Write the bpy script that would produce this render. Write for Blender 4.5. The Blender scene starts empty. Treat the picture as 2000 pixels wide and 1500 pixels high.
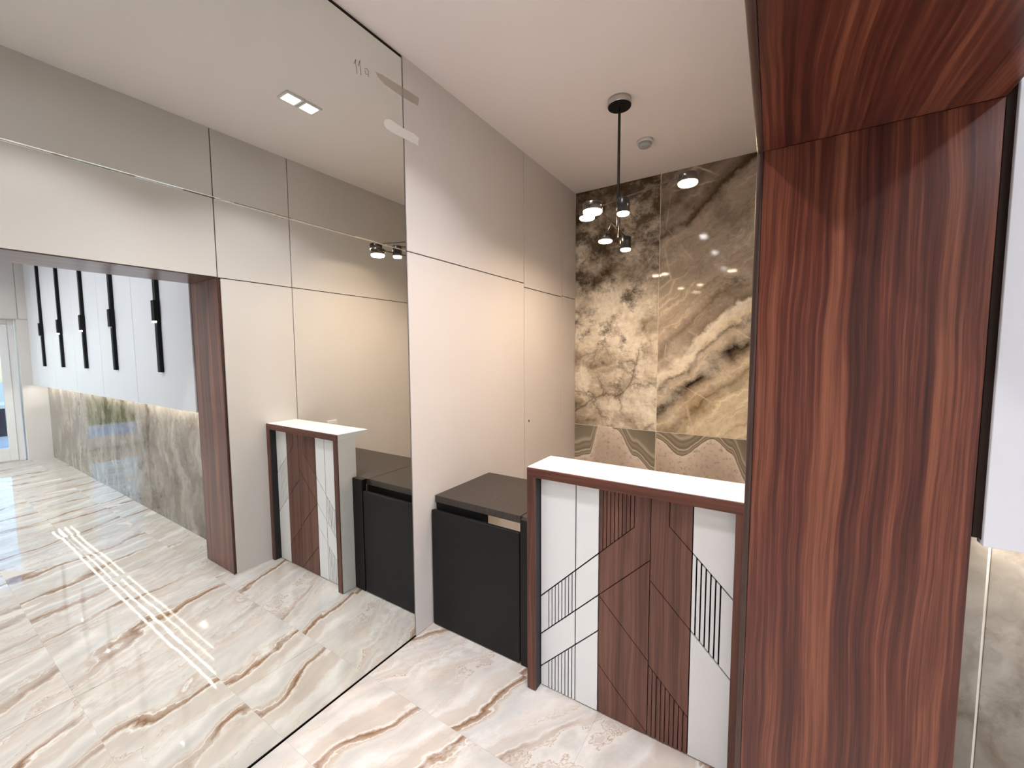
import bpy, math, random
import numpy as np
from mathutils import Vector, Matrix
random.seed(7)
sc = bpy.context.scene
COL = sc.collection

# ------------------------------------------------------------------ camera
FPX = 798.285
cam_d = bpy.data.cameras.new('camera')
cam = bpy.data.objects.new('camera', cam_d)
COL.objects.link(cam)
cam_d.sensor_fit = 'HORIZONTAL'
cam_d.sensor_width = 36.0
cam_d.lens = 36.0 * FPX / 2000.0
cam_d.clip_start = 0.02
_a, _b, _r = (math.radians(v) for v in (32.6038, -4.2517, -0.3245))
_fw = Vector((-math.sin(_a) * math.cos(_b), math.cos(_a) * math.cos(_b), math.sin(_b)))
_ri = Vector((math.cos(_a), math.sin(_a), 0))
_up = _ri.cross(_fw)
_r2 = _ri * math.cos(_r) + _up * math.sin(_r)
_u2 = -_ri * math.sin(_r) + _up * math.cos(_r)
cam.matrix_world = Matrix(((_r2.x, _u2.x, -_fw.x, 1.6922), (_r2.y, _u2.y, -_fw.y, 0.0937),
                           (_r2.z, _u2.z, -_fw.z, 1.6331), (0, 0, 0, 1)))
sc.camera = cam

# ------------------------------------------------------------------ world, exposure
world = bpy.data.worlds.new('sky')
sc.world = world
world.use_nodes = True
wn = world.node_tree
for n in list(wn.nodes):
    wn.nodes.remove(n)
_sky = wn.nodes.new('ShaderNodeTexSky')
_sky.sky_type = 'NISHITA'
_sky.sun_disc = False
_sky.sun_elevation = math.radians(38)
_sky.sun_rotation = math.radians(200)
_bg = wn.nodes.new('ShaderNodeBackground')
_bg.inputs['Strength'].default_value = 0.55
_wo = wn.nodes.new('ShaderNodeOutputWorld')
wn.links.new(_sky.outputs[0], _bg.inputs['Color'])
wn.links.new(_bg.outputs[0], _wo.inputs['Surface'])
sc.view_settings.view_transform = 'Standard'
sc.view_settings.look = 'None'
sc.view_settings.gamma = 1.0
sc.view_settings.use_curve_mapping = False
sc.view_settings.exposure = 0.16
sc.cycles.use_adaptive_sampling = True
sc.cycles.adaptive_threshold = 0.09
sc.cycles.adaptive_min_samples = 18
sc.cycles.use_light_tree = False
sc.cycles.max_bounces = 8
sc.cycles.diffuse_bounces = 3
sc.cycles.glossy_bounces = 5
sc.cycles.transmission_bounces = 8
sc.cycles.caustics_reflective = True
sc.cycles.caustics_refractive = False
sc.cycles.blur_glossy = 0.5
sc.cycles.sample_clamp_indirect = 6.0
sc.cycles.use_denoising = True

POWER_SPOT = 7.0        # one square lamp of the reception downlights, W
POWER_PENDANT = 2.8     # one pendant head, W
POWER_LOUNGE = 9.0     # one square lamp of the unseen lounge downlights, W
COL_SPOT = (1.0, 0.965, 0.98)
COL_WARM = (1.0, 0.76, 0.54)
COL_COOL = (0.90, 0.95, 1.0)

# ------------------------------------------------------------------ dimensions
W = 1.636       # inner face of the partition (x); mirror wall is x = 0
T = 2.095       # outer end of the wooden jamb
YM = 1.6874     # end of mirror
YB = 3.9235     # back wall
H = 3.194       # ceiling
YJ = 1.447      # jamb face
HP = 2.180      # portal height
XF = 8.1        # far wall of lounge
YS = 1.590      # marble wall of lounge
Y0 = -3.0       # wall behind the camera

# ------------------------------------------------------------------ mesh helpers
class MB:
    """collects polygons, becomes ONE mesh object"""
    def __init__(self):
        self.v, self.f, self.mi, self.sm = [], [], [], []
    def add(self, vs, fs, mi=0, smooth=False):
        o = len(self.v)
        self.v += [tuple(p) for p in vs]
        for f in fs:
            self.f.append([o + i for i in f]); self.mi.append(mi); self.sm.append(smooth)
        return self
    def box(self, x0, x1, y0, y1, z0, z1, mi=0, faces=None):
        vs = [(x, y, z) for z in (z0, z1) for y in (y0, y1) for x in (x0, x1)]
        F = {'-z': (0, 2, 3, 1), '+z': (4, 5, 7, 6), '-y': (0, 1, 5, 4), '+y': (2, 6, 7, 3),
             '-x': (0, 4, 6, 2), '+x': (1, 3, 7, 5)}
        for k, f in F.items():
            m = faces.get(k, mi) if faces else mi
            self.add([vs[i] for i in f], [(0, 1, 2, 3)], m)
        return self
    def bevelbox(self, x0, x1, y0, y1, z0, z1, b=0.002, mi=0):
        """box with all edges chamfered by b"""
        c = ((x0 + x1) / 2, (y0 + y1) / 2, (z0 + z1) / 2)
        h = ((x1 - x0) / 2, (y1 - y0) / 2, (z1 - z0) / 2)
        V, idx = [], {}
        for sx in (-1, 1):
            for sy in (-1, 1):
                for sz in (-1, 1):
                    s = (sx, sy, sz)
                    for ax in range(3):
                        p = [c[i] + s[i] * (h[i] - (0 if i == ax else b)) for i in range(3)]
                        idx[(s, ax)] = len(V); V.append(tuple(p))
        F = []
        for ax in range(3):
            o1, o2 = [i for i in range(3) if i != ax]
            for sg in (-1, 1):
                q = []
                for s1, s2 in ((-1, -1), (1, -1), (1, 1), (-1, 1)):
                    s = [0, 0, 0]; s[ax] = sg; s[o1] = s1; s[o2] = s2
                    q.append(idx[(tuple(s), ax)])
                F.append(q)
            for s1 in (-1, 1):
                for s2 in (-1, 1):
                    a = [0, 0, 0]; a[o1] = s1; a[o2] = s2
                    lo, hi = list(a), list(a)
                    lo[ax] = -1; hi[ax] = 1
                    lo, hi = tuple(lo), tuple(hi)
                    F.append([idx[(lo, o1)], idx[(hi, o1)], idx[(hi, o2)], idx[(lo, o2)]])
        for sx in (-1, 1):
            for sy in (-1, 1):
                for sz in (-1, 1):
                    F.append([idx[((sx, sy, sz), a)] for a in range(3)])
        cc = Vector(c)
        for f in F:
            p = [Vector(V[i]) for i in f]
            n = (p[1] - p[0]).cross(p[2] - p[0])
            m = sum(p, Vector()) / len(p) - cc
            if n.dot(m) < 0:
                f.reverse()
        self.add(V, F, mi)
        return self
    def prism(self, poly, y0, y1, mi=0):
        """polygon in (x, z), extruded from y0 (front) to y1"""
        ar = sum(poly[i][0] * poly[(i + 1) % len(poly)][1] - poly[(i + 1) % len(poly)][0] * poly[i][1] for i in range(len(poly)))
        if ar < 0:
            poly = poly[::-1]
        n = len(poly)
        vs = [(x, y0, z) for x, z in poly] + [(x, y1, z) for x, z in poly]
        fs = [tuple(range(n)), tuple(range(2 * n - 1, n - 1, -1))]
        fs += [(i, i + n, (i + 1) % n + n, (i + 1) % n) for i in range(n)]
        self.add(vs, fs, mi)
        return self
    def lathe(self, prof, c=(0, 0, 0), n=32, mi=0, smooth=True, caps=True):
        """prof: list of (radius, z), bottom to top, round the z axis"""
        vs, fs = [], []
        for r, z in prof:
            for k in range(n):
                a = 2 * math.pi * k / n
                vs.append((c[0] + r * math.cos(a), c[1] + r * math.sin(a), c[2] + z))
        for i in range(len(prof) - 1):
            for k in range(n):
                k2 = (k + 1) % n
                fs.append((i * n + k, i * n + k2, (i + 1) * n + k2, (i + 1) * n + k))
        self.add(vs, fs, mi, smooth)
        if caps:
            m = len(prof) - 1
            o = len(self.v) - len(vs)
            self.f.append([o + k for k in range(n)][::-1]); self.mi.append(mi); self.sm.append(False)
            self.f.append([o + m * n + k for k in range(n)]); self.mi.append(mi); self.sm.append(False)
        return self
    def tube(self, p, q, r, n=12, mi=0):
        p, q = Vector(p), Vector(q)
        d = (q - p).normalized()
        s = d.cross(Vector((0, 0, 1)))
        if s.length < 1e-4:
            s = Vector((1, 0, 0))
        s.normalize(); t = d.cross(s)
        vs = []
        for e in (p, q):
            for k in range(n):
                a = 2 * math.pi * k / n
                vs.append(e + s * (r * math.cos(a)) + t * (r * math.sin(a)))
        fs = [(k, (k + 1) % n, n + (k + 1) % n, n + k) for k in range(n)]
        self.add(vs, fs, mi, True)
        self.add(vs[:n], [tuple(range(n - 1, -1, -1))], mi)
        self.add(vs[n:], [tuple(range(n))], mi)
        return self
    def mesh(self, name, mats):
        me = bpy.data.meshes.new(name)
        me.from_pydata(self.v, [], self.f)
        for m in (mats if isinstance(mats, (list, tuple)) else [mats]):
            me.materials.append(m)
        me.polygons.foreach_set('material_index', self.mi)
        me.polygons.foreach_set('use_smooth', self.sm)
        me.update()
        return me

def link(name, data, parent=None):
    o = bpy.data.objects.new(name, data)
    COL.objects.link(o)
    if parent is not None:
        o.parent = parent
        o.matrix_parent_inverse = parent.matrix_basis.inverted()
    return o

def part(name, mb, mats, parent, label=None):
    o = link(name, mb.mesh(name, mats), parent)
    if label:
        o['label'] = label
    return o

def struct(name, mb=None, mats=None, parent=None, loc=(0, 0, 0), label=None, cat=None):
    if mb is None:
        o = link(name, None, parent); o.location = loc; o.empty_display_size = 0.1
    else:
        o = link(name, mb.mesh(name, mats), parent)
    o['kind'] = 'structure'
    if label: o['label'] = label
    if cat: o['category'] = cat
    return o

def thing(name, label, cat, loc=(0, 0, 0), group=None, mb=None, mats=None):
    if mb is None:
        o = link(name, None); o.location = loc; o.empty_display_size = 0.1
    else:
        o = link(name, mb.mesh(name, mats))
    o['label'] = label; o['category'] = cat
    if group: o['group'] = group
    return o

def copy_tree(o, parent=None):
    c = o.copy(); COL.objects.link(c)
    if parent is not None:
        c.parent = parent; c.matrix_parent_inverse = o.matrix_parent_inverse.copy()
    for ch in list(o.children):
        copy_tree(ch, c)
    return c

def inset(poly, d):
    """shrink a polygon (x, z) by d along every edge"""
    ar = sum(poly[i][0] * poly[(i + 1) % len(poly)][1] - poly[(i + 1) % len(poly)][0] * poly[i][1] for i in range(len(poly)))
    if ar < 0:
        poly = poly[::-1]
    n = len(poly); L = []
    for i in range(n):
        (x0, z0), (x1, z1) = poly[i], poly[(i + 1) % n]
        l = math.hypot(x1 - x0, z1 - z0)
        nx, nz = -(z1 - z0) / l, (x1 - x0) / l
        L.append((nx, nz, nx * x0 + nz * z0 + d))
    out = []
    for i in range(n):
        a, b = L[i - 1], L[i]
        det = a[0] * b[1] - a[1] * b[0]
        out.append(((a[2] * b[1] - a[1] * b[2]) / det, (a[0] * b[2] - a[2] * b[0]) / det))
    return out

# ------------------------------------------------------------------ material helpers
class NT:
    def __init__(self, name):
        self.m = bpy.data.materials.new(name); self.m.use_nodes = True
        self.t = self.m.node_tree
        for n in list(self.t.nodes):
            self.t.nodes.remove(n)
        self.out = self.t.nodes.new('ShaderNodeOutputMaterial')
    def n(self, typ, ins=None, **props):
        nd = self.t.nodes.new('ShaderNode' + typ)
        for k, v in props.items():
            setattr(nd, k, v)
        for k, v in (ins or {}).items():
            s = nd.inputs[k]
            if hasattr(v, 'is_output'):
                self.t.links.new(v, s)
            else:
                s.default_value = v
        return nd
    def math(self, op, a, b=0.0, c=None, clamp=False):
        ins = {0: a, 1: b}
        if c is not None: ins[2] = c
        return self.n('Math', ins, operation=op, use_clamp=clamp).outputs[0]
    def ramp(self, fac, stops, interp='LINEAR'):
        nd = self.n('ValToRGB', {'Fac': fac})
        cr = nd.color_ramp; cr.interpolation = interp
        while len(cr.elements) < len(stops):
            cr.elements.new(0.5)
        for e, (p, c) in zip(cr.elements, stops):
            e.position = p
            e.color = (c, c, c, 1) if isinstance(c, (int, float)) else (*c, 1)
        return nd.outputs[0]
    def noise(self, vec, scale, detail=4, rough=0.55, dist=0.0):
        return self.n('TexNoise', {'Vector': vec, 'Scale': scale, 'Detail': detail, 'Roughness': rough, 'Distortion': dist}).outputs[0]
    def mix(self, fac, a, b, mode='MIX'):
        nd = self.n('Mix', data_type='RGBA', blend_type=mode)
        for k, v in ((0, fac), (6, a), (7, b)):
            s = nd.inputs[k]
            if hasattr(v, 'is_output'): self.t.links.new(v, s)
            else: s.default_value = (*v, 1) if isinstance(v, tuple) and len(v) == 3 else v
        return nd.outputs[2]
    def bsdf(self, color, rough=0.5, spec=0.5, metal=0.0, normal=None, coat=0.0, **kw):
        b = self.n('BsdfPrincipled')
        for k, v in {'Base Color': color, 'Roughness': rough, 'Specular IOR Level': spec, 'Metallic': metal, 'Coat Weight': coat, **kw}.items():
            s = b.inputs[k]
            if hasattr(v, 'is_output'): self.t.links.new(v, s)
            else: s.default_value = (*v, 1) if isinstance(v, tuple) and len(v) == 3 else v
        if normal is not None:
            self.t.links.new(normal, b.inputs['Normal'])
        self.t.links.new(b.outputs[0], self.out.inputs['Surface'])
        return self.m
    def bump(self, h, strength=0.1, dist=0.01):
        return self.n('Bump', {'Height': h, 'Strength': strength, 'Distance': dist}).outputs[0]
    def pos(self):
        return self.n('NewGeometry').outputs['Position']
    def xyz(self, v):
        s = self.n('SeparateXYZ', {0: v}).outputs
        return s[0], s[1], s[2]
    def vec(self, x, y, z):
        return self.n('CombineXYZ', {0: x, 1: y, 2: z}).outputs[0]

def rgb(r, g, b):
    f = lambda c: (c / 255 / 12.92) if c / 255 <= 0.04045 else ((c / 255 + 0.055) / 1.055) ** 2.4
    return (f(r), f(g), f(b))

def plain(name, color, rough=0.5, spec=0.5, metal=0.0, fine=0.0, coat=0.0):
    t = NT(name)
    nrm = None
    col = color
    if fine:
        big = t.noise(t.pos(), 1.3, 2)
        col = t.mix(t.ramp(big, [(0.3, 0.0), (0.7, 1.0)]), tuple(c * 0.97 for c in color), tuple(min(1, c * 1.02) for c in color))
    return t.bsdf(col, rough, spec, metal, nrm, coat)

def emit(name, color, strength):
    t = NT(name)
    e = t.n('Emission', {'Color': (*color, 1), 'Strength': strength})
    t.t.links.new(e.outputs[0], t.out.inputs['Surface'])
    return t.m

def wood(name, across, along, dark, mid, light, scale=1.0, rough=0.33, spec=0.5, var=0.6, coat=0.0):
    """straight veneer; across / along name the world axes of the board"""
    t = NT(name)
    P = dict(zip('xyz', t.xyz(t.pos())))
    u, v = P[across], P[along]
    other = P[[a for a in 'xyz' if a not in (across, along)][0]]
    wv = t.vec(t.math('MULTIPLY', u, 2.2 * scale), t.math('MULTIPLY', v, 0.75 * scale), other)
    warp = t.math('SUBTRACT', t.noise(wv, 1.0, 2), 0.5)
    uu = t.math('ADD', u, t.math('MULTIPLY', warp, 0.22 / scale * var))
    g1 = t.noise(t.vec(t.math('MULTIPLY', uu, 15 * scale), t.math('MULTIPLY', v, 0.28 * scale), other), 1.0, 4, 0.6)
    g2 = t.noise(t.vec(t.math('MULTIPLY', uu, 62 * scale), t.math('MULTIPLY', v, 0.7 * scale), 3.3), 1.0, 3, 0.65)
    g3 = t.noise(t.vec(t.math('MULTIPLY', uu, 420 * scale), t.math('MULTIPLY', v, 7 * scale), 9.1), 1.0, 2, 0.5)
    s = t.math('ADD', t.math('MULTIPLY', g1, 0.50), t.math('MULTIPLY', g2, 0.38))
    s = t.math('ADD', s, t.math('MULTIPLY', g3, 0.12))
    col = t.ramp(s, [(0.34, dark), (0.43, tuple(0.55 * d + 0.45 * m for d, m in zip(dark, mid))), (0.50, mid), (0.57, tuple(.5 * (a + b) for a, b in zip(mid, light))), (0.66, light)])
    return t.bsdf(col, rough, spec, coat=coat, **{'Coat Roughness': 0.22})

# ------------------------------------------------------------------ materials
M = {}
M['paint'] = plain('ceiling paint', (0.93, 0.88, 0.875), 0.9, 0.2)
M['beige'] = plain('beige lacquer panel', (0.70, 0.662, 0.637), 0.42, 0.35, fine=0.03)
M['cool_white'] = plain('white lacquer panel', (0.81, 0.815, 0.87), 0.4, 0.4)
M['white'] = plain('white laminate', (0.86, 0.865, 0.87), 0.30, 0.4)
M['dark_gap'] = plain('dark joint', (0.030, 0.020, 0.016), 0.8, 0.1)
M['grey_gap'] = plain('grey joint', (0.30, 0.30, 0.32), 0.8, 0.1)
M['black'] = plain('black laminate', (0.009, 0.009, 0.009), 0.42, 0.25)
M['black_inner'] = plain('black board', (0.016, 0.018, 0.020), 0.45, 0.35)
M['groove'] = plain('groove black', (0.006, 0.006, 0.010), 0.9, 0.05)
M['groove_brown'] = plain('groove brown', rgb(44, 22, 17), 0.8, 0.1)
M['grout_light'] = plain('pale grout', (0.88, 0.82, 0.70), 0.8, 0.2)
M['floor_grout'] = plain('floor grout', (0.62, 0.57, 0.53), 0.8, 0.2)
M['black_metal'] = plain('black metal', (0.012, 0.012, 0.012), 0.28, 0.5, 0.0)
M['black_lamp'] = plain('matt black lamp body', (0.004, 0.004, 0.006), 0.55, 0.2)
M['gun_metal'] = plain('gunmetal', (0.16, 0.14, 0.13), 0.18, 0.5, 1.0)
M['chrome'] = plain('chrome', (0.62, 0.60, 0.58), 0.08, 0.5, 1.0)
M['plastic'] = plain('white plastic', (0.82, 0.82, 0.80), 0.4, 0.4)
M['plastic_grey'] = plain('grey plastic', (0.42, 0.47, 0.52), 0.3, 0.5)
M['upvc'] = plain('white door profile', (0.80, 0.79, 0.80), 0.35, 0.4)
M['sealant'] = plain('dark gasket', (0.05, 0.05, 0.055), 0.7, 0.2)
M['tape'] = plain('white masking tape', (0.88, 0.87, 0.84), 0.6, 0.3)
M['pencil'] = plain('grey marker', (0.23, 0.21, 0.18), 0.7, 0.2)
M['spot_glow'] = emit('downlight lens', COL_SPOT, 40.0)
M['cool_glow'] = emit('lounge downlight lens', COL_COOL, 40.0)
M['warm_glow'] = emit('pendant lens', (1.0, 0.80, 0.52), 14.0)
M['led_glow'] = emit('led tape', (1.0, 0.96, 0.90), 48.0)
M['wall_lamp_glow'] = emit('wall lamp lens', (0.92, 0.96, 1.0), 22.0)

# mirror glass: slightly smoky silver
t = NT('mirror silver')
sm = t.noise(t.pos(), 2.2, 3)
t.bsdf((0.80, 0.825, 0.80), t.ramp(sm, [(0.35, 0.0), (0.8, 0.018)]), 0.5, 1.0)
M['mirror'] = t.m

# translucent tape
t = NT('clear tape')
tr = t.n('BsdfTransparent', {'Color': (0.93, 0.91, 0.89, 1)})
df = t.n('BsdfPrincipled', {'Base Color': (0.78, 0.74, 0.70, 1), 'Roughness': 0.4})
mx = t.n('MixShader', {0: 0.22, 1: tr.outputs[0], 2: df.outputs[0]})
t.t.links.new(mx.outputs[0], t.out.inputs['Surface'])
M['tape_clear'] = t.m

# window glass
t = NT('door glass')
tr = t.n('BsdfTransparent', {'Color': (0.94, 0.97, 0.97, 1)})
gl = t.n('BsdfGlossy', {'Color': (1, 1, 1, 1), 'Roughness': 0.0})
fr = t.n('Fresnel', {'IOR': 1.5})
mx = t.n('MixShader', {0: fr.outputs[0], 1: tr.outputs[0], 2: gl.outputs[0]})
t.t.links.new(mx.outputs[0], t.out.inputs['Surface'])
M['glass'] = t.m

# woods
M['wood_jamb'] = wood('dark red veneer upright', 'x', 'z', rgb(44, 17, 13), rgb(98, 47, 35), rgb(152, 92, 66), 1.75, 0.28, var=0.5, coat=0.2)
M['wood_soffit'] = wood('dark red veneer of the soffit', 'x', 'y', rgb(44, 17, 13), rgb(98, 47, 35), rgb(152, 92, 66), 1.75, 0.28, var=0.5, coat=0.2)
M['wood_edge'] = wood('grey brown edging', 'x', 'z', rgb(54, 36, 31), rgb(84, 60, 53), rgb(108, 84, 76), 1.0, 0.35)
M['wood_edge_y'] = wood('grey brown edging lengthwise', 'x', 'y', rgb(54, 36, 31), rgb(84, 60, 53), rgb(108, 84, 76), 1.0, 0.35)
M['wood_post'] = wood('brown veneer upright', 'x', 'z', rgb(58, 28, 20), rgb(98, 57, 43), rgb(128, 80, 61), 2.6, 0.4)
M['wood_rail'] = wood('brown veneer lengthwise', 'z', 'x', rgb(58, 28, 20), rgb(96, 53, 39), rgb(126, 77, 58), 2.6, 0.4)
M['wood_panel'] = wood('brown veneer panel', 'x', 'z', rgb(70, 41, 33), rgb(106, 69, 57), rgb(130, 90, 75), 2.2, 0.42, var=0.35)

# black wood-grain worktop
t = NT('black brown worktop')
x, y, z = t.xyz(t.pos())
wv = t.noise(t.vec(t.math('MULTIPLY', x, 3.0), t.math('MULTIPLY', y, 2.0), 0.0), 1.0, 2)
rings = t.n('TexWave', {'Vector': t.vec(x, t.math('MULTIPLY', y, 0.5), 0.0), 'Scale': 14.0, 'Distortion': 9.0, 'Detail': 3.0, 'Detail Scale': 1.2}).outputs['Fac']
g = t.noise(t.vec(t.math('MULTIPLY', x, 120), t.math('MULTIPLY', y, 8), 0.0), 1.0, 3)
col = t.ramp(t.math('ADD', t.math('MULTIPLY', rings, 0.5), t.math('MULTIPLY', g, 0.5)), [(0.2, (0.028, 0.021, 0.017)), (0.8, (0.050, 0.038, 0.031))])
M['worktop'] = t.bsdf(col, 0.40, 0.5)

# ---- polished floor tile: cream onyx print with brown veins, each tile its own cut of the print
t = NT('polished onyx floor tile')
P = t.pos()
rnd = t.n('ObjectInfo').outputs['Random']
rr = t.math('SUBTRACT', rnd, 0.5)
off = t.vec(t.math('MULTIPLY', rr, 0.16), t.math('MULTIPLY', rr, -0.2), t.math('MULTIPLY', rnd, 0.25))
x, y, z = t.xyz(t.n('VectorMath', {0: P, 1: off}, operation='ADD').outputs[0])
s = t.math('SUBTRACT', x, t.math('MULTIPLY', y, 0.36))
lowv = t.vec(t.math('MULTIPLY', s, 1.0), t.math('MULTIPLY', y, 0.45), t.math('MULTIPLY', rnd, 0.25))
w1 = t.math('SUBTRACT', t.noise(lowv, 1.6, 3, 0.5), 0.5)
w2 = t.math('SUBTRACT', t.noise(t.vec(t.math('MULTIPLY', s, 5), t.math('MULTIPLY', y, 3.2), 2.0), 1.0, 6, 0.62), 0.5)
ph = t.math('ADD', t.math('MULTIPLY', s, 2.7), t.math('ADD', t.math('MULTIPLY', w1, 2.3), t.math('MULTIPLY', w2, 0.72)))
fr = t.math('FRACT', ph)
cream, pale, grey = rgb(224, 216, 209), rgb(240, 237, 233), rgb(212, 209, 206)
tan, brown, dk = rgb(204, 182, 164), rgb(166, 128, 102), rgb(134, 96, 72)
band = t.ramp(fr, [(0.0, dk), (0.03, brown), (0.085, rgb(188, 160, 138)), (0.105, pale), (0.125, tan), (0.19, cream), (0.30, grey), (0.42, cream), (0.55, pale), (0.66, rgb(218, 202, 190)), (0.80, rgb(210, 198, 188)), (0.88, rgb(214, 198, 184)), (0.93, pale), (0.955, rgb(196, 168, 146)), (0.985, brown), (1.0, dk)])
f2 = t.math('FRACT', t.math('ADD', t.math('MULTIPLY', ph, 1.7), t.math('MULTIPLY', w2, 1.3)))
thin = t.ramp(f2, [(0.0, rgb(186, 156, 134)), (0.018, rgb(222, 210, 200)), (0.06, rgb(232, 224, 216)), (0.35, rgb(212, 204, 198)), (0.6, rgb(226, 215, 206)), (0.90, rgb(212, 196, 184)), (0.97, rgb(232, 222, 213)), (1.0, rgb(190, 158, 136))])
mask = t.ramp(t.noise(t.vec(t.math('MULTIPLY', s, 2.6), t.math('MULTIPLY', y, 0.9), t.math('MULTIPLY', rnd, 0.3)), 1.0, 3), [(0.42, 0.0), (0.55, 1.0)])
col = t.mix(mask, thin, band)
crys = t.noise(t.vec(t.math('MULTIPLY', s, 22), t.math('MULTIPLY', y, 14), 1.0), 1.0, 6, 0.7)
cmask = t.ramp(t.noise(t.vec(t.math('MULTIPLY', s, 3.5), t.math('MULTIPLY', y, 1.2), 8.0), 1.0, 3), [(0.55, 0.0), (0.66, 1.0)])
col = t.mix(t.math('MULTIPLY', cmask, t.ramp(crys, [(0.45, 0.0), (0.6, 0.75)])), col, rgb(238, 235, 230))
clouds = t.ramp(t.noise(t.vec(t.math('MULTIPLY', s, 1.6), t.math('MULTIPLY', y, 0.8), 3.0), 4.0, 6, 0.6), [(0.3, (0.74, 0.735, 0.73)), (0.7, (0.90, 0.905, 0.915))])
col = t.mix(1.0, col, clouds, 'MULTIPLY')
nrm = t.bump(t.noise(P, 7.0, 2), 0.012, 0.02)
col = t.n('HueSaturation', {'Hue': 0.507, 'Saturation': 0.88, 'Color': col}).outputs[0]
M['tile'] = t.bsdf(col, 0.035, 0.62, 0.0, nrm)

# ---- back wall slabs: smoky brown onyx
t = NT('smoky brown onyx slab')
P = t.pos()
x, y, z = t.xyz(P)
wa = t.math('SUBTRACT', t.noise(t.vec(x, z, 0.0), 1.9, 5, 0.6), 0.5)
wb = t.math('SUBTRACT', t.noise(t.vec(x, z, 7.0), 5.5, 6, 0.65), 0.5)
base_n = t.noise(t.vec(t.math('ADD', x, t.math('MULTIPLY', wa, 0.5)), z, 1.5), 2.4, 9, 0.68)
mid = t.math('SUBTRACT', 0.10, t.math('MULTIPLY', t.math('ABSOLUTE', t.math('SUBTRACT', z, 1.75)), 0.13))  # paler around mid height: the lamplit centre is put into the slab colour
base = t.ramp(t.math('ADD', base_n, mid), [(0.30, rgb(92, 80, 64)), (0.41, rgb(146, 130, 108)), (0.50, rgb(188, 173, 150)), (0.58, rgb(222, 210, 188)), (0.70, rgb(240, 232, 214))])
# dark smoky patches, denser towards the top of the slabs
blot = t.noise(t.vec(x, t.math('MULTIPLY', z, 1.1), 4.2), 3.6, 9, 0.74)
top = t.ramp(t.math('MULTIPLY', z, 0.33), [(0.50, 0.0), (0.75, 0.07), (1.0, 0.16)])
base = t.mix(t.ramp(t.math('ADD', blot, top), [(0.55, 0.0), (0.68, 0.85)]), base, rgb(70, 57, 43))
grain = t.noise(t.vec(x, z, 21.0), 26, 5, 0.75)
base = t.mix(1.0, base, t.ramp(grain, [(0.30, (0.80, 0.79, 0.77)), (0.62, (1.0, 1.0, 1.0))]), 'MULTIPLY')
low = t.math('LESS_THAN', t.math('ADD', z, t.math('MULTIPLY', wa, 0.6)), 1.75)
# dark branching cracks, low on the slabs
vor2 = t.n('TexVoronoi', {'Vector': t.vec(t.math('ADD', x, t.math('ADD', t.math('MULTIPLY', wb, 0.35), t.math('MULTIPLY', wa, 0.5))), t.math('ADD', z, t.math('MULTIPLY', wb, 0.30)), 3.0), 'Scale': 2.5}, feature='DISTANCE_TO_EDGE').outputs['Distance']
cm2 = t.math('MULTIPLY', low, t.ramp(t.noise(t.vec(x, z, 12.0), 2.4, 3), [(0.34, 0.2), (0.50, 1.0)]))
base = t.mix(t.math('MULTIPLY', cm2, t.ramp(vor2, [(0.0, 0.75), (0.008, 0.5), (0.04, 0.16), (0.12, 0.0)])), base, rgb(70, 56, 42))
# layered flow rising to the right on the second slab
d = t.math('SUBTRACT', z, t.math('MULTIPLY', t.math('SUBTRACT', x, 0.805), 0.85))
d = t.math('ADD', d, t.math('ADD', t.math('MULTIPLY', wa, 0.42), t.math('MULTIPLY', wb, 0.20)))
flow = t.ramp(t.math('MULTIPLY', t.math('SUBTRACT', d, 0.75), 1.0 / 2.2),
              [(0.0, rgb(214, 196, 160)), (0.05, rgb(150, 130, 98)), (0.09, rgb(206, 188, 154)), (0.12, rgb(158, 138, 108)), (0.150, rgb(72, 58, 44)), (0.162, rgb(46, 36, 28)), (0.185, rgb(164, 148, 126)),
               (0.225, rgb(198, 182, 158)), (0.245, rgb(116, 98, 80)), (0.262, rgb(230, 216, 190)), (0.300, rgb(242, 232, 212)), (0.32, rgb(146, 130, 110)),
               (0.37, rgb(172, 156, 136)), (0.41, rgb(146, 130, 112)), (0.46, rgb(192, 174, 150)), (0.60, rgb(190, 174, 150)), (0.70, rgb(172, 156, 134)),
               (0.80, rgb(178, 160, 138)), (0.835, rgb(88, 72, 56)), (0.862, rgb(128, 112, 94)), (0.90, rgb(156, 140, 122)), (0.955, rgb(118, 102, 86)), (1.0, rgb(148, 132, 114))])
lay = t.noise(t.vec(t.math('MULTIPLY', d, 17.0), t.math('MULTIPLY', x, 1.6), 2.0), 1.0, 5, 0.62)
flow = t.mix(0.75, flow, t.ramp(lay, [(0.34, (0.30, 0.29, 0.27)), (0.48, (0.52, 0.515, 0.505)), (0.56, (0.50, 0.50, 0.50)), (0.66, (0.80, 0.78, 0.74))]), 'OVERLAY')
flow = t.mix(1.0, flow, t.ramp(grain, [(0.30, (0.82, 0.81, 0.79)), (0.62, (1.0, 1.0, 1.0))]), 'MULTIPLY')
# pale straight healed fractures in the quiet middle of the second slab
vor = t.n('TexVoronoi', {'Vector': t.vec(x, t.math('ADD', z, t.math('MULTIPLY', wa, 0.10)), 0.0), 'Scale': 2.3}, feature='DISTANCE_TO_EDGE').outputs['Distance']
cm = t.ramp(t.noise(t.vec(x, z, 9.0), 2.6, 3), [(0.46, 0.0), (0.60, 1.0)])
flow = t.mix(t.math('MULTIPLY', cm, t.ramp(vor, [(0.0, 0.6), (0.008, 0.35), (0.018, 0.0)])), flow, rgb(230, 212, 180))
right = t.math('GREATER_THAN', x, 0.805)
fmask = t.math('MULTIPLY', right, t.ramp(t.noise(t.vec(x, z, 15.0), 2.8, 5, 0.6), [(0.34, 0.35), (0.54, 0.95)]))
col = t.mix(fmask, base, flow)
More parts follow.
